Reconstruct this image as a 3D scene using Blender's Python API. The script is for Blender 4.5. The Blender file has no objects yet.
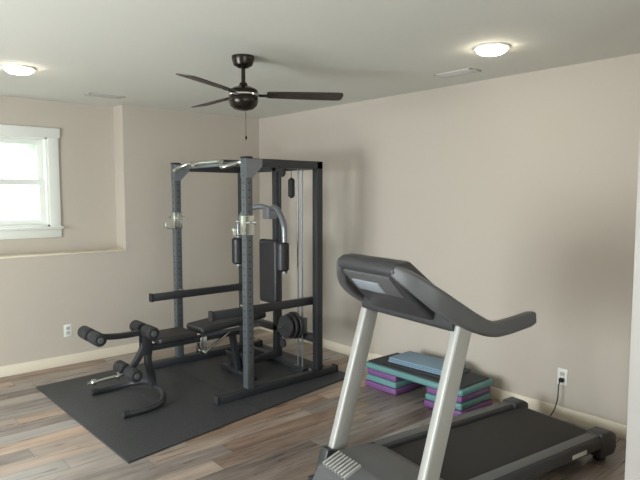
import bpy, bmesh, math, random
from mathutils import Vector, Matrix
random.seed(3)
R=math.radians
COL=bpy.context.collection
CAMH=1.59; CEIL=2.47
# ------------------------------------------------------------ materials
def mat(name,col,rough=0.5,metal=0.0,noise=0.0,nscale=40,bump=0.0,emit=0,coat=0,spec=0.5):
    m=bpy.data.materials.new(name); m.use_nodes=True
    nt=m.node_tree; b=nt.nodes['Principled BSDF']
    b.inputs['Base Color'].default_value=(*col,1); b.inputs['Roughness'].default_value=rough
    b.inputs['Metallic'].default_value=metal; b.inputs['Coat Weight'].default_value=coat
    b.inputs['Specular IOR Level'].default_value=spec
    if emit:
        b.inputs['Emission Color'].default_value=(*col,1); b.inputs['Emission Strength'].default_value=emit
    tc=nt.nodes.new('ShaderNodeTexCoord'); n=nt.nodes.new('ShaderNodeTexNoise')
    n.inputs['Scale'].default_value=nscale; n.inputs['Detail'].default_value=5
    nt.links.new(tc.outputs['Object'],n.inputs['Vector'])
    if noise:
        r=nt.nodes.new('ShaderNodeValToRGB')
        r.color_ramp.elements[0].position=.3; r.color_ramp.elements[1].position=.7
        r.color_ramp.elements[0].color=(*[c*(1-noise) for c in col],1)
        r.color_ramp.elements[1].color=(*[min(1,c*(1+noise)) for c in col],1)
        nt.links.new(n.outputs['Fac'],r.inputs['Fac']); nt.links.new(r.outputs['Color'],b.inputs['Base Color'])
    if bump:
        bp=nt.nodes.new('ShaderNodeBump'); bp.inputs['Strength'].default_value=bump; bp.inputs['Distance'].default_value=.002
        nt.links.new(n.outputs['Fac'],bp.inputs['Height']); nt.links.new(bp.outputs['Normal'],b.inputs['Normal'])
    return m
M_wall=mat('wall_paint',(.50,.452,.392),.75,noise=.015,nscale=120,bump=.15)
M_ceil=mat('ceiling_paint',(.68,.685,.63),.85,noise=.02,nscale=160,bump=.2)
M_trim=mat('trim_paint',(.78,.71,.58),.45)
M_white=mat('white_vinyl',(.74,.76,.72),.4)
M_cas=mat('casing_paint',(.52,.50,.47),.5)
M_black=mat('black_powdercoat',(.026,.028,.032),.4,noise=.2,nscale=200)
M_dgrey=mat('gunmetal_powdercoat',(.12,.135,.145),.35,metal=.4)
M_grey=mat('grey_tube',(.24,.26,.29),.3,metal=.6)
M_chrome=mat('chrome',(.68,.72,.70),.18,metal=1)
M_vinyl=mat('black_vinyl',(.022,.022,.026),.42,noise=.2,nscale=90,bump=.3)
M_foam=mat('foam_grip',(.018,.018,.020),.8,bump=.5,nscale=300)
M_rubber=mat('rubber_mat',(.040,.042,.046),.55,noise=.45,nscale=110,bump=.8)
M_iron=mat('cast_iron_plate',(.03,.03,.033),.5,bump=.3)
M_tplast=mat('treadmill_plastic',(.042,.043,.047),.42,bump=.25,nscale=400)
M_tplast2=mat('treadmill_grey_plastic',(.10,.102,.105),.42,bump=.25,nscale=400)
M_silver=mat('treadmill_silver_paint',(.40,.40,.38),.38,metal=.15)
M_tray=mat('console_tray_grey',(.26,.29,.32),.4)
M_belt=mat('treadmill_belt',(.026,.023,.022),.75,noise=.35,nscale=500,bump=.4)
M_purple=mat('purple_plastic',(.18,.075,.22),.5)
M_teal=mat('teal_plastic',(.12,.27,.27),.5)
M_stepblk=mat('step_rubber_top',(.03,.035,.04),.7,bump=.5,nscale=200)
M_blue=mat('blue_foam_mat',(.20,.30,.39),.75,bump=.4,nscale=250)
M_bronze=mat('fan_bronze',(.030,.024,.020),.25,metal=.7)
M_blade=mat('fan_blade_wood',(.040,.028,.022),.45,noise=.4,nscale=30)
M_lamp=mat('lamp_diffuser',(1.0,.88,.70),.5,emit=36)
M_lring=mat('lamp_ring',(.8,.78,.74),.5)
M_screen=mat('lcd_screen',(.06,.09,.08),.15)
M_hole=mat('bolt_hole',(.008,.008,.009),.8)
M_glass=bpy.data.materials.new('window_glass'); M_glass.use_nodes=True
_n=M_glass.node_tree; _n.nodes.clear()
o=_n.nodes.new('ShaderNodeOutputMaterial'); t=_n.nodes.new('ShaderNodeBsdfTransparent'); g=_n.nodes.new('ShaderNodeBsdfGlossy'); mx=_n.nodes.new('ShaderNodeMixShader')
g.inputs['Roughness'].default_value=.02; mx.inputs[0].default_value=.06
_n.links.new(t.outputs[0],mx.inputs[1]); _n.links.new(g.outputs[0],mx.inputs[2]); _n.links.new(mx.outputs[0],o.inputs[0])

def floor_material():
    m=bpy.data.materials.new('vinyl_plank_floor'); m.use_nodes=True; nt=m.node_tree; L=nt.links
    b=nt.nodes['Principled BSDF']
    def N(t,**k):
        n=nt.nodes.new(t)
        for a,v in k.items(): setattr(n,a,v)
        return n
    def MA(op,a,b_=None,c=None):
        n=N('ShaderNodeMath',operation=op)
        for i,v in enumerate((a,b_,c)):
            if v is None: continue
            if isinstance(v,(int,float)): n.inputs[i].default_value=v
            else: L.new(v,n.inputs[i])
        return n.outputs[0]
    tc=N('ShaderNodeTexCoord'); sp=N('ShaderNodeSeparateXYZ'); L.new(tc.outputs['Object'],sp.inputs[0])
    x,y=sp.outputs[0],sp.outputs[1]
    W=.15; LEN=1.22
    yr=MA('DIVIDE',y,W); row=MA('FLOOR',yr); fy=MA('FRACT',yr)
    wn=N('ShaderNodeTexWhiteNoise',noise_dimensions='1D'); L.new(row,wn.inputs['W'])
    xr=MA('ADD',MA('DIVIDE',x,LEN),MA('MULTIPLY',wn.outputs['Value'],7.3)); colm=MA('FLOOR',xr); fx=MA('FRACT',xr)
    cb=N('ShaderNodeCombineXYZ'); L.new(row,cb.inputs[0]); L.new(colm,cb.inputs[1])
    wn2=N('ShaderNodeTexWhiteNoise',noise_dimensions='2D'); L.new(cb.outputs[0],wn2.inputs['Vector'])
    wsp=N('ShaderNodeSeparateColor'); L.new(wn2.outputs['Color'],wsp.inputs[0])
    gv=N('ShaderNodeCombineXYZ'); L.new(MA('MULTIPLY',x,2.4),gv.inputs[0]); L.new(MA('MULTIPLY',y,28),gv.inputs[1]); L.new(MA('MULTIPLY',wn2.outputs['Value'],50),gv.inputs[2])
    gn=N('ShaderNodeTexNoise'); gn.inputs['Scale'].default_value=1; gn.inputs['Detail'].default_value=8; gn.inputs['Roughness'].default_value=.66; gn.inputs['Distortion'].default_value=.8
    L.new(gv.outputs[0],gn.inputs['Vector'])
    gv2=N('ShaderNodeCombineXYZ'); L.new(MA('MULTIPLY',x,1.3),gv2.inputs[0]); L.new(MA('MULTIPLY',y,7),gv2.inputs[1]); L.new(MA('MULTIPLY',wn2.outputs['Value'],31),gv2.inputs[2])
    gn2=N('ShaderNodeTexNoise'); gn2.inputs['Scale'].default_value=1; gn2.inputs['Detail'].default_value=3; L.new(gv2.outputs[0],gn2.inputs['Vector'])
    v=MA('ADD',MA('MULTIPLY',wn2.outputs['Value'],.42),MA('ADD',MA('MULTIPLY',gn.outputs['Fac'],.80),MA('MULTIPLY',gn2.outputs['Fac'],.60)))
    v=MA('SUBTRACT',MA('MULTIPLY',v,.80),.175)
    r=N('ShaderNodeValToRGB'); e=r.color_ramp.elements
    e[0].position=.20; e[0].color=(.085,.060,.048,1); e[1].position=.85; e[1].color=(.50,.42,.35,1)
    for p,c in ((.36,(.165,.122,.097,1)),(.50,(.255,.203,.168,1)),(.64,(.35,.30,.26,1))):
        q=e.new(p); q.color=c
    L.new(v,r.inputs['Fac'])
    tint=N('ShaderNodeValToRGB'); te=tint.color_ramp.elements
    te[0].position=.35; te[0].color=(.90,.96,1.03,1); te[1].position=.85; te[1].color=(1.12,.96,.84,1)
    L.new(wsp.outputs[1],tint.inputs['Fac'])
    m0=N('ShaderNodeMix',data_type='RGBA',blend_type='MULTIPLY'); m0.inputs['Factor'].default_value=1
    L.new(r.outputs['Color'],m0.inputs['A']); L.new(tint.outputs['Color'],m0.inputs['B'])
    ey=MA('MINIMUM',fy,MA('SUBTRACT',1,fy)); ex=MA('MINIMUM',fx,MA('SUBTRACT',1,fx))
    gap=MA('MINIMUM',MA('GREATER_THAN',ey,.012),MA('GREATER_THAN',ex,.0016))
    gf=MA('ADD',MA('MULTIPLY',gap,.5),.5)
    mixn=N('ShaderNodeMix',data_type='RGBA',blend_type='MULTIPLY'); mixn.inputs['Factor'].default_value=1
    L.new(m0.outputs['Result'],mixn.inputs['A']); L.new(gf,mixn.inputs['B']); L.new(mixn.outputs['Result'],b.inputs['Base Color'])
    L.new(MA('ADD',.19,MA('MULTIPLY',gn.outputs['Fac'],.22)),b.inputs['Roughness'])
    bp=N('ShaderNodeBump'); bp.inputs['Strength'].default_value=.25; bp.inputs['Distance'].default_value=.002
    L.new(MA('ADD',MA('MULTIPLY',gn.outputs['Fac'],.4),gap),bp.inputs['Height']); L.new(bp.outputs['Normal'],b.inputs['Normal'])
    return m
M_floor=floor_material()

# ------------------------------------------------------------ mesh helpers
def finish(name,bm,m,parent=None,smooth=True,mats=None):
    me=bpy.data.meshes.new(name); bm.normal_update(); bm.to_mesh(me); bm.free()
    for mm in (mats or [m]): me.materials.append(mm)
    if smooth:
        for p in me.polygons: p.use_smooth=True
        me.set_sharp_from_angle(angle=R(38))
    ob=bpy.data.objects.new(name,me); COL.objects.link(ob)
    if parent: ob.parent=parent
    return ob
def add_box(bm,lo,hi,mi=0,bev=0,seg=2,rot=None,piv=None):
    lo=Vector(lo); hi=Vector(hi); c=(lo+hi)/2; s=hi-lo
    r=bmesh.ops.create_cube(bm,size=1)
    vs=r['verts']
    bmesh.ops.scale(bm,vec=s,verts=vs)
    fs=set(f for v in vs for f in v.link_faces)
    for f_ in fs: f_.material_index=mi
    geom=vs
    if bev:
        es=list(set(e for v in vs for e in v.link_edges))
        rr=bmesh.ops.bevel(bm,geom=es,offset=bev,segments=seg,profile=.5,affect='EDGES',material=-1)
        geom=list(set([v for f_ in rr['faces'] for v in f_.verts]+[v for v in vs if v.is_valid]))
    mtx=Matrix.Translation(c)
    if rot: 
        p=Vector(piv) if piv else c
        mtx=Matrix.Translation(p)@rot.to_4x4()@Matrix.Translation(c-p)
    bmesh.ops.transform(bm,matrix=mtx,verts=geom)
def box(name,lo,hi,m,parent=None,bev=0,seg=2,rot=None,piv=None):
    bm=bmesh.new(); add_box(bm,lo,hi,0,bev,seg,rot,piv); return finish(name,bm,m,parent)
def boxes(name,lst,m,parent=None,bev=0,seg=2):
    bm=bmesh.new()
    for lo,hi in lst: add_box(bm,lo,hi,0,bev,seg)
    return finish(name,bm,m,parent)
def add_cyl(bm,p0,p1,r0,r1=None,n=24,mi=0,cap_bev=0):
    if r1 is None: r1=r0
    p0=Vector(p0); p1=Vector(p1); d=p1-p0; L_=d.length; z=d.normalized()
    q=z.to_track_quat('Z','Y').to_matrix()
    prof=[(0,0),(r0-cap_bev,0),(r0,cap_bev),(r1,L_-cap_bev),(r1-cap_bev,L_),(0,L_)] if cap_bev else [(0,0),(r0,0),(r1,L_),(0,L_)]
    rings=[]
    for (rad,h) in prof:
        if rad<=1e-6: rings.append([bm.verts.new(p0+q@Vector((0,0,h)))])
        else: rings.append([bm.verts.new(p0+q@Vector((rad*math.cos(2*math.pi*i/n),rad*math.sin(2*math.pi*i/n),h))) for i in range(n)])
    for a,b in zip(rings,rings[1:]):
        for i in range(n):
            j=(i+1)%n
            if len(a)==1: f_=bm.faces.new((a[0],b[j],b[i]))
            elif len(b)==1: f_=bm.faces.new((a[i],a[j],b[0]))
            else: f_=bm.faces.new((a[i],a[j],b[j],b[i]))
            f_.material_index=mi
def cyl(name,p0,p1,r,m,parent=None,r1=None,n=24,cap_bev=0):
    bm=bmesh.new(); add_cyl(bm,p0,p1,r,r1,n,0,cap_bev); return finish(name,bm,m,parent)
def lathe(name,prof,m,parent=None,loc=(0,0,0),n=48):
    bm=bmesh.new(); rings=[]
    for (rad,h) in prof:
        if rad<=1e-6: rings.append([bm.verts.new((loc[0],loc[1],loc[2]+h))])
        else: rings.append([bm.verts.new((loc[0]+rad*math.cos(2*math.pi*i/n),loc[1]+rad*math.sin(2*math.pi*i/n),loc[2]+h)) for i in range(n)])
    for a,b in zip(rings,rings[1:]):
        for i in range(n):
            j=(i+1)%n
            if len(a)==1 and len(b)==1: continue
            if len(a)==1: bm.faces.new((a[0],b[j],b[i]))
            elif len(b)==1: bm.faces.new((a[i],a[j],b[0]))
            else: bm.faces.new((a[i],a[j],b[j],b[i]))
    bmesh.ops.recalc_face_normals(bm,faces=bm.faces)
    return finish(name,bm,m,parent)
def smooth(pts,n=6):
    P=[Vector(p) for p in pts]; out=[]
    for i in range(len(P)-1):
        p0=P[max(i-1,0)]; p1=P[i]; p2=P[i+1]; p3=P[min(i+2,len(P)-1)]
        for k in range(n):
            t=k/n
            out.append(.5*((2*p1)+(-p0+p2)*t+(2*p0-5*p1+4*p2-p3)*t*t+(-p0+3*p1-3*p2+p3)*t**3))
    out.append(P[-1]); return out
def add_sweep(bm,pts,prof,up=(0,0,1),mi=0,scales=None):
    P=[Vector(p) for p in pts]; up=Vector(up); rings=[]
    for i,p in enumerate(P):
        d=((P[i+1]-p).normalized() if i<len(P)-1 else Vector())+((p-P[i-1]).normalized() if i>0 else Vector())
        d.normalize(); s=d.cross(up); 
        if s.length<1e-4: s=d.cross(Vector((1,0,0)))
        s.normalize(); u=s.cross(d).normalized()
        k=1.0
        if 0<i<len(P)-1:
            c=(P[i+1]-p).normalized().dot(d); k=1/max(c,.5)
        sc=scales[i] if scales else (1,1)
        rings.append([bm.verts.new(p+s*(a*sc[0])*k+u*(b*sc[1])) for a,b in prof])
    n=len(prof)
    for a,b in zip(rings,rings[1:]):
        for i in range(n):
            j=(i+1)%n; f_=bm.faces.new((a[i],a[j],b[j],b[i])); f_.material_index=mi
    f_=bm.faces.new(list(reversed(rings[0]))); f_.material_index=mi
    f_=bm.faces.new(rings[-1]); f_.material_index=mi
def circ(r,n=14): return [(r*math.cos(2*math.pi*i/n),r*math.sin(2*math.pi*i/n)) for i in range(n)]
def rrect(w,h,r=.006,k=3):
    out=[]
    for cx,cy,a0 in ((w/2-r,h/2-r,0),(-w/2+r,h/2-r,90),(-w/2+r,-h/2+r,180),(w/2-r,-h/2+r,270)):
        for i in range(k+1):
            a=R(a0+90*i/k); out.append((cx+r*math.cos(a),cy+r*math.sin(a)))
    return out
def sweep(name,pts,prof,m,parent=None,up=(0,0,1),scales=None):
    bm=bmesh.new(); add_sweep(bm,pts,prof,up,0,scales); bmesh.ops.recalc_face_normals(bm,faces=bm.faces)
    return finish(name,bm,m,parent)
def extrude_profile(name,prof_xz,y0,y1,m,parent=None,bev=.01,seg=3):
    bm=bmesh.new(); a=[bm.verts.new((x,y0,z)) for x,z in prof_xz]; b=[bm.verts.new((x,y1,z)) for x,z in prof_xz]
    n=len(a)
    for i in range(n):
        j=(i+1)%n; bm.faces.new((a[i],a[j],b[j],b[i]))
    bm.faces.new(list(reversed(a))); bm.faces.new(b)
    bmesh.ops.recalc_face_normals(bm,faces=bm.faces)
    if bev: bmesh.ops.bevel(bm,geom=list(bm.edges),offset=bev,segments=seg,profile=.5,affect='EDGES')
    return finish(name,bm,m,parent)
def empty(name,loc=(0,0,0),rz=0):
    e=bpy.data.objects.new(name,None); e.location=loc; e.rotation_euler=(0,0,rz); e.empty_display_size=.1; COL.objects.link(e); return e

# ------------------------------------------------------------ room shell
YW=-.11; YR=.12; XJ=-1.62; LZ=1.04
WX0,WX1,WZ0,WZ1=-2.98,-2.25,1.29,2.13
XL=-6.0; YB=-8.0
box('floor',(XL-.2,YB-.2,-.1),(.2,.5,0),M_floor)
box('ceiling',(XL-.2,YB-.2,CEIL),(.2,.36,CEIL+.1),M_ceil)
boxes('wall_north',[((XL,YW,0),(XJ,YR+.2,LZ)),((XJ,YW,0),(0,YR+.2,CEIL)),
    ((XL,YR,LZ),(WX0,YR+.2,CEIL)),((WX1,YR,LZ),(XJ,YR+.2,CEIL)),((WX0,YR,LZ),(WX1,YR+.2,WZ0)),((WX0,YR,WZ1),(WX1,YR+.2,CEIL))],M_wall)
box('wall_east',(0,YB,0),(.15,.32,CEIL),M_wall)
SX0,SX1=-5.4,-2.2  # span of the wall opening cut for the added fill light
boxes('wall_south',[((XL,YB-.15,0),(SX0,YB,CEIL)),((SX1,YB-.15,0),(0,YB,CEIL)),((SX0,YB-.15,0),(SX1,YB,.7)),((SX0,YB-.15,2.1),(SX1,YB,CEIL))],M_wall)
DY0,DY1=-3.8,-1.6
boxes('wall_west',[((XL-.15,YB,0),(XL,DY0,CEIL)),((XL-.15,DY1,0),(XL,.32,CEIL)),((XL-.15,DY0,2.1),(XL,DY1,CEIL))],M_wall)
PY=-4.62
box('wall_partition',(-1.07,YB,0),(0,PY,CEIL),M_wall)
box('trim_1',(-1.086,PY-.10,0),(-1.07,PY+.003,CEIL),M_cas,bev=.004)
boxes('trim_ledge',[((XL,YW-.008,LZ-.002),(XJ,YR,LZ+.012))],M_trim,bev=.003)
bh=.095
box('baseboard_north',(XL,YW-.014,0),(-.0,YW,bh),M_trim,bev=.004)
box('baseboard_east',(-.014,PY,0),(0,YW-.014,bh),M_trim,bev=.004)
box('baseboard_partition',(-1.07,PY,0),(-.014,PY+.014,bh),M_trim,bev=.004)
d=empty('door_1',(XL,(DY0+DY1)/2,0))
hw=(DY1-DY0)/2
boxes('door_frame',[((-.1,-hw,0),(0,-hw+.07,2.1)),((-.1,hw-.07,0),(0,hw,2.1)),((-.1,-hw,2.03),(0,hw,2.1)),((-.1,-.04,0),(0,.04,2.1)),((-.1,-hw,0),(0,hw,.06))],M_white,d,bev=.004)
box('door_glass',(-.055,-hw+.07,.06),(-.049,hw-.07,2.03),M_glass,d)
w2=empty('added_fill_window',((SX0+SX1)/2,YB,1.4)); hx=(SX1-SX0)/2  # invented window behind the camera, added only to let fill light in
boxes('fill_window_frame',[((-hx,-.1,-.7),(-hx+.06,0,.7)),((hx-.06,-.1,-.7),(hx,0,.7)),((-hx,-.1,.64),(hx,0,.7)),((-hx,-.1,-.7),(hx,0,-.64)),((-.03,-.1,-.7),(.03,0,.7))],M_white,w2,bev=.004)
# window_1
w=empty('window_1',((WX0+WX1)/2,YR,(WZ0+WZ1)/2))
a=(WX1-WX0)/2; b=(WZ1-WZ0)/2
boxes('window_casing',[((-a-.09,-.02,-b),(-a+.005,0,b)),((a-.005,-.02,-b),(a+.09,0,b)),((-a-.105,-.026,b-.005),(a+.105,0,b+.085)),((-a-.09,-.02,-b-.10),(a+.09,0,-b-.02))],M_white,w,bev=.003)
box('window_stool',(-a-.11,-.045,-b-.022),(a+.11,.06,-b+.003),M_white,w,bev=.005)
boxes('window_jamb',[((-a,0,-b),(-a+.02,.2,b)),((a-.02,0,-b),(a,.2,b)),((-a,0,b-.02),(a,.2,b)),((-a,0,-b),(a,.2,-b+.02))],M_white,w)
def sash(n,y,z0,z1):
    s=.045; aa=a-.021
    boxes(n,[((-aa,y,z0),(-aa+s,y+.035,z1)),((aa-s,y,z0),(aa,y+.035,z1)),((-aa+s,y,z0),(aa-s,y+.035,z0+s)),((-aa+s,y,z1-s),(aa-s,y+.035,z1))],M_white,w)
    bm=bmesh.new(); yy=y+.017
    bm.faces.new([bm.verts.new(p) for p in ((-aa+s,yy,z0+s),(aa-s,yy,z0+s),(aa-s,yy,z1-s),(-aa+s,yy,z1-s))])
    finish(n+'_glass',bm,M_glass,w,smooth=False)
sash('sash_lower',.07,-b+.021,.02); sash('sash_upper',.11,-.02,b-.021)

# ------------------------------------------------------------ ceiling lights, vents
for i,(x,y) in enumerate(((-2.80,-1.22),(-.82,-3.68))):
    e=empty('ceiling_light' if i==0 else 'ceiling_light.001',(x,y,CEIL))
    lathe('trim_ring',[(.0,0),(.105,0),(.105,-.008),(.096,-.012),(.092,-.012),(.092,-.008),(0,-.008)],M_lring,e)
    lathe('diffuser',[(.091,-.009),(.088,-.022),(.07,-.036),(.035,-.044),(0,-.046)],M_lamp,e)
def vent(n,x,y,lx,ly):
    e=empty(n,(x,y,CEIL)); fr=.018
    boxes('vent_frame',[((-lx/2,-ly/2,-.008),(lx/2,-ly/2+fr,0)),((-lx/2,ly/2-fr,-.008),(lx/2,ly/2,0)),((-lx/2,-ly/2,-.008),(-lx/2+fr,ly/2,0)),((lx/2-fr,-ly/2,-.008),(lx/2,ly/2,0))],M_cas,e,bev=.002)
    sl=[]; k=5
    for i in range(k):
        if lx>ly:
            c=-ly/2+fr+(i+.5)*(ly-2*fr)/k; sl.append(((-lx/2+fr,c-.004,-.009),(lx/2-fr,c+.002,-.002)))
        else:
            c=-lx/2+fr+(i+.5)*(lx-2*fr)/k; sl.append(((c-.004,-ly/2+fr,-.009),(c+.002,ly/2-fr,-.002)))
    boxes('vent_slats',sl,M_cas,e)
    box('vent_duct',(-lx/2+fr,-ly/2+fr,-.002),(lx/2-fr,ly/2-fr,-.0005),M_hole,e)
vent('ceiling_vent',-1.93,-.5,.32,.13); vent('ceiling_vent.001',-.38,-3.12,.13,.32)

# ------------------------------------------------------------ ceiling fan
fan=empty('ceiling_fan',(-1.81,-2.51,CEIL))
lathe('canopy',[(0,0),(.072,0),(.072,-.02),(.06,-.055),(.035,-.07),(.018,-.075),(0,-.075)],M_bronze,fan)
cyl('downrod',(0,0,-.07),(0,0,-.19),.013,M_bronze,fan)
lathe('motor_housing',[(0,-.165),(.022,-.165),(.03,-.185),(.06,-.195),(.088,-.21),(.094,-.225),(.094,-.25),(.09,-.256),(.094,-.262),(.094,-.285),(.085,-.31),(.06,-.33),(.03,-.338),(0,-.34)],M_bronze,fan)
lathe('motor_band',[(.0945,-.236),(.0965,-.238),(.0965,-.246),(.0945,-.248)],M_chrome,fan)
for k,ang in enumerate((-33,87,207)):
    bm=bmesh.new()
    prof=[(.15,-.045),(.17,-.052),(.40,-.062),(.60,-.066),(.635,-.060),(.645,-.03),(.645,.03),(.635,.060),(.60,.066),(.40,.062),(.17,.052),(.15,.045)]
    top=[bm.verts.new((x_,y_,.003)) for x_,y_ in prof]; bot=[bm.verts.new((x_,y_,-.003)) for x_,y_ in prof]
    bm.faces.new(top); bm.faces.new(list(reversed(bot)))
    for i in range(len(prof)):
        j=(i+1)%len(prof); bm.faces.new((top[i],bot[i],bot[j],top[j]))
    mtx=Matrix.Translation((0,0,-.238))@Matrix.Rotation(R(ang),4,'Z')@Matrix.Rotation(R(-11),4,'X')
    bmesh.ops.transform(bm,matrix=mtx,verts=bm.verts); bmesh.ops.recalc_face_normals(bm,faces=bm.faces)
    finish('blade_%d'%(k+1),bm,M_blade,fan,smooth=False)
    bm=bmesh.new(); add_box(bm,(.07,-.02,-.009),(.22,.02,-.004),bev=.002)
    bmesh.ops.transform(bm,matrix=mtx,verts=bm.verts); finish('blade_iron_%d'%(k+1),bm,M_bronze,fan)
cyl('pull_chain',(.03,.02,-.335),(.03,.02,-.50),.0018,M_bronze,fan,n=8)
lathe('pull_chain_knob',[(0,0),(.006,-.006),(.007,-.02),(0,-.03)],M_bronze,fan,loc=(.03,.02,-.495),n=12)

# ------------------------------------------------------------ rubber mat (two abutting sheets)
c=[Vector(p) for p in ((-2.62,-.62),(-2.59,-2.42),(-.44,-2.12),(-.42,-.50))]
bm=bmesh.new()
def sheet(p):
    t_=[bm.verts.new((q.x,q.y,.012)) for q in p]; b_=[bm.verts.new((q.x,q.y,.0)) for q in p]
    bm.faces.new(t_); bm.faces.new(list(reversed(b_)))
    for i in range(4): j=(i+1)%4; bm.faces.new((t_[i],b_[i],b_[j],t_[j]))
g_=.0015
sheet([c[0],c[1],c[1].lerp(c[2],.5-g_),c[0].lerp(c[3],.5-g_)])
sheet([c[0].lerp(c[3],.5+g_),c[1].lerp(c[2],.5+g_),c[2],c[3]])
bmesh.ops.recalc_face_normals(bm,faces=bm.faces)
finish('rubber_floor_mat',bm,M_rubber,smooth=False)
MZ=.012

# ------------------------------------------------------------ power rack
rk=empty('power_rack',(-1.05,-1.365,MZ))
HX,HY,HT=.36,.578,1.86; q=.032
def post(n,x,y,z0,z1,m): 
    return box(n,(x-q,y-q,z0),(x+q,y+q,z1),m,rk,bev=.005)
post('front_post_left',-HX,HY,.06,HT,M_dgrey); post('front_post_right',-HX,-HY,.06,HT,M_dgrey)
post('rear_post_left',HX,HY,.06,HT,M_black); post('rear_post_right',HX,-HY,.06,HT,M_black); post('rear_post_center',HX,0,.06,HT,M_black)
for k,y in enumerate((HY,-HY)):
    bm=bmesh.new()
    for i in range(26):
        z=.35+i*.055
        add_cyl(bm,(-HX-q-.0008,y,z),(-HX-q+.004,y,z),.006,n=12); add_cyl(bm,(-HX,y-q-.0008,z),(-HX,y-q+.004,z),.006,n=12)
    finish('post_holes_%d'%(k+1),bm,M_hole,rk)
boxes('base_rails',[((-HX-.29,y-q,0),(HX+.2,y+q,.06)) for y in (HY,-HY)]+[((HX-q,-HY+q,0),(HX+q,HY-q,.06))],M_black,rk,bev=.006)
boxes('base_end_caps',[((x,y-q-.003,-.0),(x+.02,y+q+.003,.064)) for y in (HY,-HY) for x in (-HX-.305,HX+.195)],M_foam,rk,bev=.004)
boxes('top_rails',[((-HX+q,y-q,HT-.065),(HX+q,y+q,HT)) for y in (HY,-HY)]+[((HX-q,-HY+q,HT-.065),(HX+q,HY-q,HT))]+[((-.25,-q,HT-.03),(HX,q,HT+.02))],M_black,rk,bev=.005)
boxes('post_caps',[((x-q-.003,y-q-.003,HT-.004),(x+q+.003,y+q+.003,HT+.012)) for x in (-HX,) for y in (HY,-HY)],M_foam,rk,bev=.004)
pb=[(-HX,HY-q,HT-.03),(-HX-.01,.50,HT-.03),(-HX-.10,.41,HT-.065),(-HX-.08,.33,HT-.04),(-HX-.03,.24,HT-.005),(-HX-.05,.16,HT-.03),(-HX-.03,.08,HT-.01),(-HX-.02,-.05,HT-.01),(-HX-.02,-.24,HT-.01),(-HX-.08,-.33,HT-.04),(-HX-.10,-.41,HT-.065),(-HX-.01,-.50,HT-.03),(-HX,-HY+q,HT-.03)]
sweep('pull_up_bar',smooth(pb,5),circ(.0165),M_chrome,rk)
sweep('pull_up_crossbar',[(-HX,HY-q,HT-.035),(-HX,-HY+q,HT-.035)],circ(.016),M_grey,rk)
bm=bmesh.new()
for y in (HY,-HY):
    for s in (1,-1):
        yy=y+s*(q+.003)
        v=[bm.verts.new(p) for p in ((-HX-.03,yy,HT-.005),(-HX+.12,yy,HT-.005),(-HX+.12,yy,HT-.06),(-HX+.03,yy,HT-.15),(-HX-.03,yy,HT-.15))]
        v2=[bm.verts.new(p.co+Vector((0,s*.004,0))) for p in v]
        bm.faces.new(v); bm.faces.new(list(reversed(v2)))
        for i in range(5): j=(i+1)%5; bm.faces.new((v[i],v2[i],v2[j],v[j]))
bmesh.ops.recalc_face_normals(bm,faces=bm.faces); finish('gusset_plates',bm,M_grey,rk,smooth=False)
for k,y in enumerate((HY-q-.027,-HY+q+.027)):
    box('safety_bar_%d'%(k+1),(-HX-.29,y-.025,.63),(HX+q,y+.025,.695),M_black,rk,bev=.006)
    box('safety_cap_%d'%(k+1),(-HX-.305,y-.029,.626),(-HX-.28,y+.029,.70),M_foam,rk,bev=.006)
    s=1 if y>0 else -1
    boxes('safety_pin_%d'%(k+1),[((-HX-.02,y-.06 if s<0 else y-.03,.70),(-HX+.02,y+.03 if s<0 else y+.06,.715))],M_chrome,rk,bev=.004)
for k,y in enumerate((HY,-HY)):
    bm=bmesh.new()
    add_box(bm,(-HX-q-.008,y-q-.008,1.27),(-HX+q+.004,y-q-.001,1.42),bev=.002)
    add_box(bm,(-HX-q-.008,y+q+.001,1.27),(-HX+q+.004,y+q+.008,1.42),bev=.002)
    add_box(bm,(-HX-q-.009,y-q-.008,1.27),(-HX-q-.001,y+q+.008,1.42),bev=.002)
    add_box(bm,(-HX-q-.085,y-.03,1.27),(-HX-q-.005,y+.03,1.282),bev=.003)
    add_box(bm,(-HX-q-.09,y-.03,1.27),(-HX-q-.08,y+.03,1.325),bev=.003)
    add_cyl(bm,(-HX,y-.12,1.37),(-HX,y+.12,1.37),.009,n=14)
    add_cyl(bm,(-HX,y-.135,1.37),(-HX,y-.105,1.37),.017,n=14)
    add_cyl(bm,(-HX,y+.105,1.37),(-HX,y+.135,1.37),.017,n=14)
    finish('bar_catch_%d'%(k+1),bm,M_chrome,rk)
box('butterfly_pivot_block',(HX-.13,-.05,1.36),(HX-.025,.05,1.47),M_grey,rk,bev=.01)
for k,s in enumerate((1,-1)):
    p=[(HX-.08,s*.03,1.455),(HX-.11,s*.12,1.47),(HX-.17,s*.26,1.43),(HX-.19,s*.345,1.33),(HX-.19,s*.36,1.2),(HX-.19,s*.36,.90)]
    sweep('butterfly_arm_%d'%(k+1),smooth(p,7),circ(.024),M_grey,rk,up=(1,0,.01))
    cyl('butterfly_pad_%d'%(k+1),(HX-.205,s*.355,.92),(HX-.205,s*.355,1.17),.055,M_vinyl,rk,cap_bev=.015)
box('back_pad',(HX-.12,-.135,.58),(HX-.05,.135,1.17),M_vinyl,rk,bev=.028,seg=5)
boxes('back_pad_brackets',[((HX-.06,-.03,z),(HX-.03,.03,z+.05)) for z in (.68,1.03)],M_grey,rk)
GY=-.40
for k,y in enumerate((GY+.03,GY-.03)):
    cyl('guide_rod_%d'%(k+1),(HX-.05,y,.05),(HX-.05,y,HT-.03),.008,M_grey,rk,n=14)
box('guide_rod_foot',(HX-.09,GY-.08,0),(HX-.0,GY+.08,.06),M_black,rk,bev=.004)
box('guide_rod_head',(HX-.08,GY-.07,HT-.06),(HX-.0,GY+.07,HT-.02),M_black,rk,bev=.004)
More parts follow.
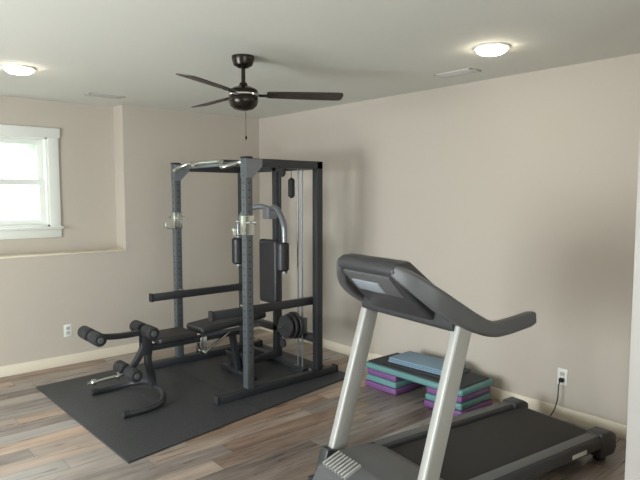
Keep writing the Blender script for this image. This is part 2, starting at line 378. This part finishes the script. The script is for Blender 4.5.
box('weight_carriage',(HX-.085,GY-.06,.36),(HX-.015,GY+.06,.50),M_dgrey,rk,bev=.006)
cyl('carriage_plate_horn',(HX-.28,GY,.44),(HX-.08,GY,.44),.0125,M_chrome,rk,n=16)
for k in range(3):
    x=HX-.12-.045*k
    bm=bmesh.new(); add_cyl(bm,(x-.014,GY,.44),(x+.014,GY,.44),.12-.01*k,n=40,cap_bev=.006)
    add_cyl(bm,(x-.018,GY,.44),(x+.018,GY,.44),.04,n=30,cap_bev=.003)
    finish('weight_plate_%d'%(k+1),bm,M_iron,rk)
cyl('lat_cable',(HX-.04,-.27,1.72),(HX-.04,-.27,HT-.05),.003,M_black,rk,n=8)
cyl('cable_stop_grip',(HX-.04,-.27,1.55),(HX-.04,-.27,1.73),.030,M_foam,rk,cap_bev=.02)
cyl('cable_long',(HX-.055,-.12,.2),(HX-.055,-.12,HT-.06),.003,M_black,rk,n=8)
bm=bmesh.new()
for (x,y,z) in ((HX-.055,-.155,HT-.08),(HX-.055,-.155,.22)):
    add_cyl(bm,(x-.012,y,z),(x+.012,y,z),.04,n=28,cap_bev=.004)
finish('cable_pulleys',bm,M_foam,rk)
box('low_cross_beam',(HX-q,-HY+q,.30),(HX+q,HY-q,.36),M_black,rk,bev=.005)
sweep('foot_plate_bar',[(HX-.03,0,.10),(.02,0,.05),(-.05,0,.05)],rrect(.05,.05),M_black,rk,up=(0,1,0))
box('foot_plate',(-.09,-.17,.02),(-.07,.17,.17),M_black,rk,bev=.005,rot=Matrix.Rotation(R(-25),3,'Y'))

# ------------------------------------------------------------ weight bench
bn=empty('weight_bench',(-1.98,-1.44,MZ))
sweep('main_beam',[(-.04,0,.385),(.80,0,.385)],rrect(.05,.05),M_black,bn)
box('seat_pad',(.0,-.145,.425),(.33,.145,.48),M_vinyl,bn,bev=.022,seg=5)
box('backrest_pad',(.37,-.14,.44),(1.02,.14,.50),M_vinyl,bn,bev=.024,seg=5,rot=Matrix.Rotation(R(-5),3,'Y'),piv=(.37,0,.44))
boxes('backrest_rails',[((.40,y-.012,.415),(.98,y+.012,.44)) for y in (-.07,.07)],M_dgrey,bn)
sweep('front_leg',smooth([(-.03,0,.40),(-.035,0,.28),(-.01,0,.17),(.0,0,.08)],5),rrect(.05,.05),M_black,bn,up=(0,1,0))
sweep('front_foot',smooth([(-.35,-.31,.022),(-.20,-.315,.022),(-.06,-.28,.035),(.01,-.15,.065),(.015,0,.075),(.01,.15,.065),(-.06,.28,.035),(-.20,.315,.022),(-.35,.31,.022)],6),circ(.022),M_black,bn)
bm=bmesh.new()
for y in (-.31,.31): add_cyl(bm,(-.37,y,.024),(-.32,y,.024),.024,n=20,cap_bev=.004)
finish('foot_caps',bm,M_foam,bn)
sweep('rear_leg',[(.74,0,.37),(.80,0,.03)],rrect(.05,.05),M_black,bn,up=(0,1,0))
box('rear_foot',(.775,-.25,0),(.825,.25,.045),M_black,bn,bev=.006)
bm=bmesh.new()
for y in (-.035,.035):
    add_box(bm,(.41,y-.003,.25),(.47,y+.003,.40),bev=.002)
add_cyl(bm,(.44,-.07,.27),(.44,.07,.27),.008,n=12)
finish('incline_ladder_bracket',bm,M_chrome,bn)
sweep('incline_strut',[(.44,-.05,.27),(.70,-.05,.42)],circ(.012),M_chrome,bn)
boxes('developer_bracket',[((-.09,-.032,.34),(-.01,-.026,.53)),((-.09,.026,.34),(-.01,.032,.53))],M_black,bn,bev=.002)
sweep('developer_upper_lever',smooth([(-.06,0,.52),(-.16,0,.515),(-.30,0,.52),(-.46,0,.545)],5),rrect(.042,.042),M_black,bn,up=(0,1,0))
sweep('developer_lower_lever',smooth([(-.06,0,.42),(-.10,0,.34),(-.17,0,.25),(-.20,0,.22)],5),rrect(.045,.045),M_black,bn,up=(0,1,0))
bm=bmesh.new(); bm2=bmesh.new()
for (x,z) in ((-.06,.535),(-.46,.55),(-.20,.235)):
    add_cyl(bm2,(x,-.185,z),(x,.185,z),.010,n=12)
    for s in (1,-1): 
        add_cyl(bm,(x,s*.025,z),(x,s*.175,z),.048,n=28,cap_bev=.010)
        add_cyl(bm2,(x,s*.176,z),(x,s*.182,z),.022,n=20,cap_bev=.002)
finish('roller_axles',bm2,M_dgrey,bn); finish('foam_rollers',bm,M_foam,bn)
bm=bmesh.new(); add_cyl(bm,(-.22,0,.215),(-.50,0,.20),.0125,n=16); add_cyl(bm,(-.27,0,.213),(-.285,0,.212),.03,n=20)
add_cyl(bm,(-.44,0,.203),(-.475,0,.201),.024,n=20,cap_bev=.003)
finish('weight_horn',bm,M_chrome,bn)

# ------------------------------------------------------------ treadmill
tm=empty('treadmill',(-1.893,-3.716,0),R(-7.7))
HW=.34
for k,s in enumerate((1,-1)):
    y0,y1=sorted((s*.265,s*.355))
    box('side_rail_%d'%(k+1),(.02,y0,.085),(1.53,y1,.165),M_tplast,tm,bev=.014,seg=3)
    box('foot_rail_strip_%d'%(k+1),(.30,y0+.012,.164),(1.50,y1-.012,.170),M_tplast2,tm,bev=.002)
    extrude_profile('rear_end_cap_%d'%(k+1),[(1.47,.03),(1.60,.03),(1.63,.07),(1.62,.15),(1.57,.178),(1.47,.178)],y0-.008,y1+.010,M_tplast,tm,bev=.012)
    box('rear_foot_%d'%(k+1),(1.50,y0+.02,0),(1.56,y1-.02,.035),M_foam,tm,bev=.005)
box('deck_board',(.10,-.262,.115),(1.50,.262,.138),M_tplast,tm)
box('running_belt',(.14,-.25,.118),(1.545,.25,.146),M_belt,tm,bev=.012,seg=4)
cyl('rear_roller',(1.535,-.26,.125),(1.535,.26,.125),.022,M_tplast,tm)
box('frame_under',(.0,-.24,.05),(1.50,.24,.112),M_black,tm,bev=.006)
extrude_profile('motor_hood',[(-.16,.045),(-.175,.11),(-.13,.185),(-.02,.225),(.12,.228),(.24,.205),(.34,.155),(.34,.10),(.3,.05)],-.262,.262,M_tplast2,tm,bev=.018)
bm=bmesh.new()
for i in range(8):
    add_box(bm,(-.125,.03+i*.026,.192),(-.015,.042+i*.026,.2235),bev=.002,rot=Matrix.Rotation(R(-20),3,'Y'))
finish('hood_vent_ribs',bm,M_silver,tm)
boxes('upright_base_brackets',[((-.12,s*HW-.045,.0),(.20,s*HW+.045,.06)) for s in (1,-1)],M_black,tm,bev=.01)
boxes('front_cross_tube',[((-.06,-HW,.01),(.0,HW,.06))],M_black,tm,bev=.006)
for k,s in enumerate((1,-1)):
    sweep('upright_%d'%(k+1),[(.0,s*HW,.03),(.02,s*HW,.10),(.286,s*HW,.99)],rrect(.052,.098,.012),M_silver,tm,up=(1,0,0))
    box('upright_boot_%d'%(k+1),(-.06,s*HW-.038,.05),(.085,s*HW+.038,.20),M_tplast,tm,bev=.012,rot=Matrix.Rotation(R(16),3,'Y'))
for k,s in enumerate((1,-1)):
    P_=smooth([(-.01,s*.20,1.245),(.03,s*.27,1.20),(.10,s*.325,1.135),(.20,s*.35,1.065),(.31,s*.352,1.005),(.42,s*.352,.96),(.53,s*.352,.942)],5)
    n=len(P_); sc=[(1,.7+.5*math.sin(math.pi*min(1,i/(n-1)*1.05))) for i in range(n)]
    sweep('side_arm_%d'%(k+1),P_,rrect(.06,.085,.018,4),M_tplast2,tm,up=(0,0,1),scales=sc)
    y=s*.352
    hp=smooth([(.40,y,.950),(.48,y,.940),(.60,y,.942),(.79,y,.962)],4); nn=len(hp)
    sweep('handrail_%d'%(k+1),hp,rrect(.052,.078,.018,4),M_tplast2,tm,scales=[(1,.7+.3*min(1,i/5)) if i<nn-1 else (.82,.82) for i in range(nn)])
sweep('console_crossbar',[(.27,-HW,1.0),(.27,HW,1.0)],rrect(.11,.09,.025,4),M_tplast,tm)
extrude_profile('console_housing',[(.37,.99),(.40,1.03),(.06,1.29),(-.02,1.285),(-.05,1.24),(.06,1.12),(.20,.99)],-.225,.225,M_tplast,tm,bev=.022,seg=4)
rotc=Matrix.Rotation(R(37.4),3,'Y')
box('console_panel',(.04,-.20,1.152),(.40,.20,1.172),M_tplast2,tm,bev=.006,rot=rotc,piv=(.22,0,1.162))
box('console_screen',(.06,-.11,1.170),(.20,.11,1.1765),M_screen,tm,bev=.002,rot=rotc,piv=(.22,0,1.162))
box('console_back_cover',(-.045,-.18,1.157),(.10,.18,1.183),M_tplast2,tm,bev=.008,rot=Matrix.Rotation(R(46),3,'Y'),piv=(.02,0,1.17))
box('console_back_tray',(.01,-.06,1.150),(.085,.15,1.172),M_tray,tm,bev=.006,rot=Matrix.Rotation(R(46),3,'Y'),piv=(.02,0,1.17))
box('book_ledge',(.33,-.18,1.05),(.38,.18,1.075),M_silver,tm,bev=.006)
boxes('safety_label',[((1.18,-.3565,.10),(1.32,-.3555,.125))],M_white,tm)

# ------------------------------------------------------------ aerobic step
st=empty('aerobic_step',(-.33,-2.84,0))
def slab(n,lo,hi,m,b=.02): return box(n,lo,hi,m,st,bev=b,seg=3)
for k,yc in enumerate((-.31,.31)):
    z=0
    for i,mm in enumerate((M_purple,M_teal,M_purple)):
        e=.012*i
        slab('riser_%d_%d'%(k+1,i+1),(-.20+e*.5,yc-.17+e*.5,z),(.20-e*.5,yc+.17-e*.5,z+.050),mm,.012); z+=.052
slab('platform_body',(-.205,-.485,.157),(.205,.485,.205),M_teal,.016)
slab('platform_top_surface',(-.185,-.46,.199),(.185,.46,.217),M_stepblk,.008)
ym=empty('folded_exercise_mat',(-.30,-2.80,.217),R(3))
box('fold_base',(-.17,-.33,0),(.17,.30,.012),M_stepblk,ym,bev=.005,seg=3)
for i in range(3):
    box('fold_%d'%(i+1),(-.14+.008*i,-.27-.01*i,.013+i*.012),(.16-.004*i,.26,.0245+i*.012),M_blue,ym,bev=.005,seg=3)

# ------------------------------------------------------------ outlets, cord
def outlet(n,loc,rz):
    e=empty(n,loc,rz)
    box('face_plate',(-.036,-.006,-.058),(.036,0,.058),M_white,e,bev=.004)
    bm=bmesh.new()
    for z in (.021,-.021):
        add_box(bm,(-.016,-.0085,z-.015),(.016,-.004,z+.015),bev=.004)
    finish('receptacles',bm,M_cas,e)
    boxes('slots',[((x-.0012,-.0092,z-.005),(x+.0012,-.008,z+.005)) for x in (-.006,.006) for z in (.023,-.019)],M_hole,e)
    return e
outlet('electrical_outlet',(-2.20,YW,.325),0)
oz=.31
e=outlet('electrical_outlet.001',(0,-3.79,oz),-math.pi/2)
box('plug',(-.014,-.035,-.034),(.014,-.0085,-.006),M_foam,e,bev=.004)
sweep('plug_cord',smooth([(0,-.03,-.02),(0,-.055,-.05),(-.005,-.06,-.16),(-.03,-.07,-.25),(-.06,-.12,-oz+.006),(-.08,-.30,-oz+.005),(-.14,-.5,-oz+.005)],6),circ(.004,8),M_foam,e)

# ------------------------------------------------------------ lights
def area(n,loc,rot,sx,sy,p,col):
    l=bpy.data.lights.new(n,'AREA'); l.shape='RECTANGLE'; l.size=sx; l.size_y=sy; l.energy=p; l.color=col
    ob=bpy.data.objects.new(n,l); ob.location=loc; ob.rotation_euler=rot; COL.objects.link(ob); return ob
area('daylight_door',(XL-.4,(DY0+DY1)/2,1.15),(0,R(-90),0),1.9,2.1,300,(.92,.97,1.0))
area('added_south_fill',((SX0+SX1)/2,YB-.45,1.45),(R(90),0,0),3.1,1.4,75,(.95,.98,1.0))  # added fill lamp outside the invented opening, brightens camera-facing surfaces
area('daylight_window',((WX0+WX1)/2,YR+1.0,2.9),(R(-45),0,0),1.6,1.2,70,(.88,.97,1.0))
w_=bpy.data.worlds.new('sky'); bpy.context.scene.world=w_; w_.use_nodes=True; nt=w_.node_tree
bg=nt.nodes['Background']; tc=nt.nodes.new('ShaderNodeTexCoord'); n=nt.nodes.new('ShaderNodeTexNoise'); n.inputs['Scale'].default_value=9
r=nt.nodes.new('ShaderNodeValToRGB'); r.color_ramp.elements[0].position=.35; r.color_ramp.elements[0].color=(.26,.38,.23,1); r.color_ramp.elements[1].position=.66; r.color_ramp.elements[1].color=(.90,1,.95,1)
nt.links.new(tc.outputs['Generated'],n.inputs['Vector']); nt.links.new(n.outputs['Fac'],r.inputs['Fac']); nt.links.new(r.outputs['Color'],bg.inputs['Color'])
bg.inputs['Strength'].default_value=2.4
sc=bpy.context.scene
sc.view_settings.view_transform='Standard'; sc.view_settings.look='None'; sc.view_settings.exposure=0

# ------------------------------------------------------------ camera
f=571.0
cam=bpy.data.cameras.new('camera'); co=bpy.data.objects.new('camera',cam); COL.objects.link(co)
cam.sensor_width=36; cam.lens=36*f/640; cam.clip_start=.05
co.location=(-3.89,-5.63,CAMH)
co.rotation_euler=(math.pi/2-math.atan(45/f),0,R(48.8)-math.pi/2)
sc.camera=co
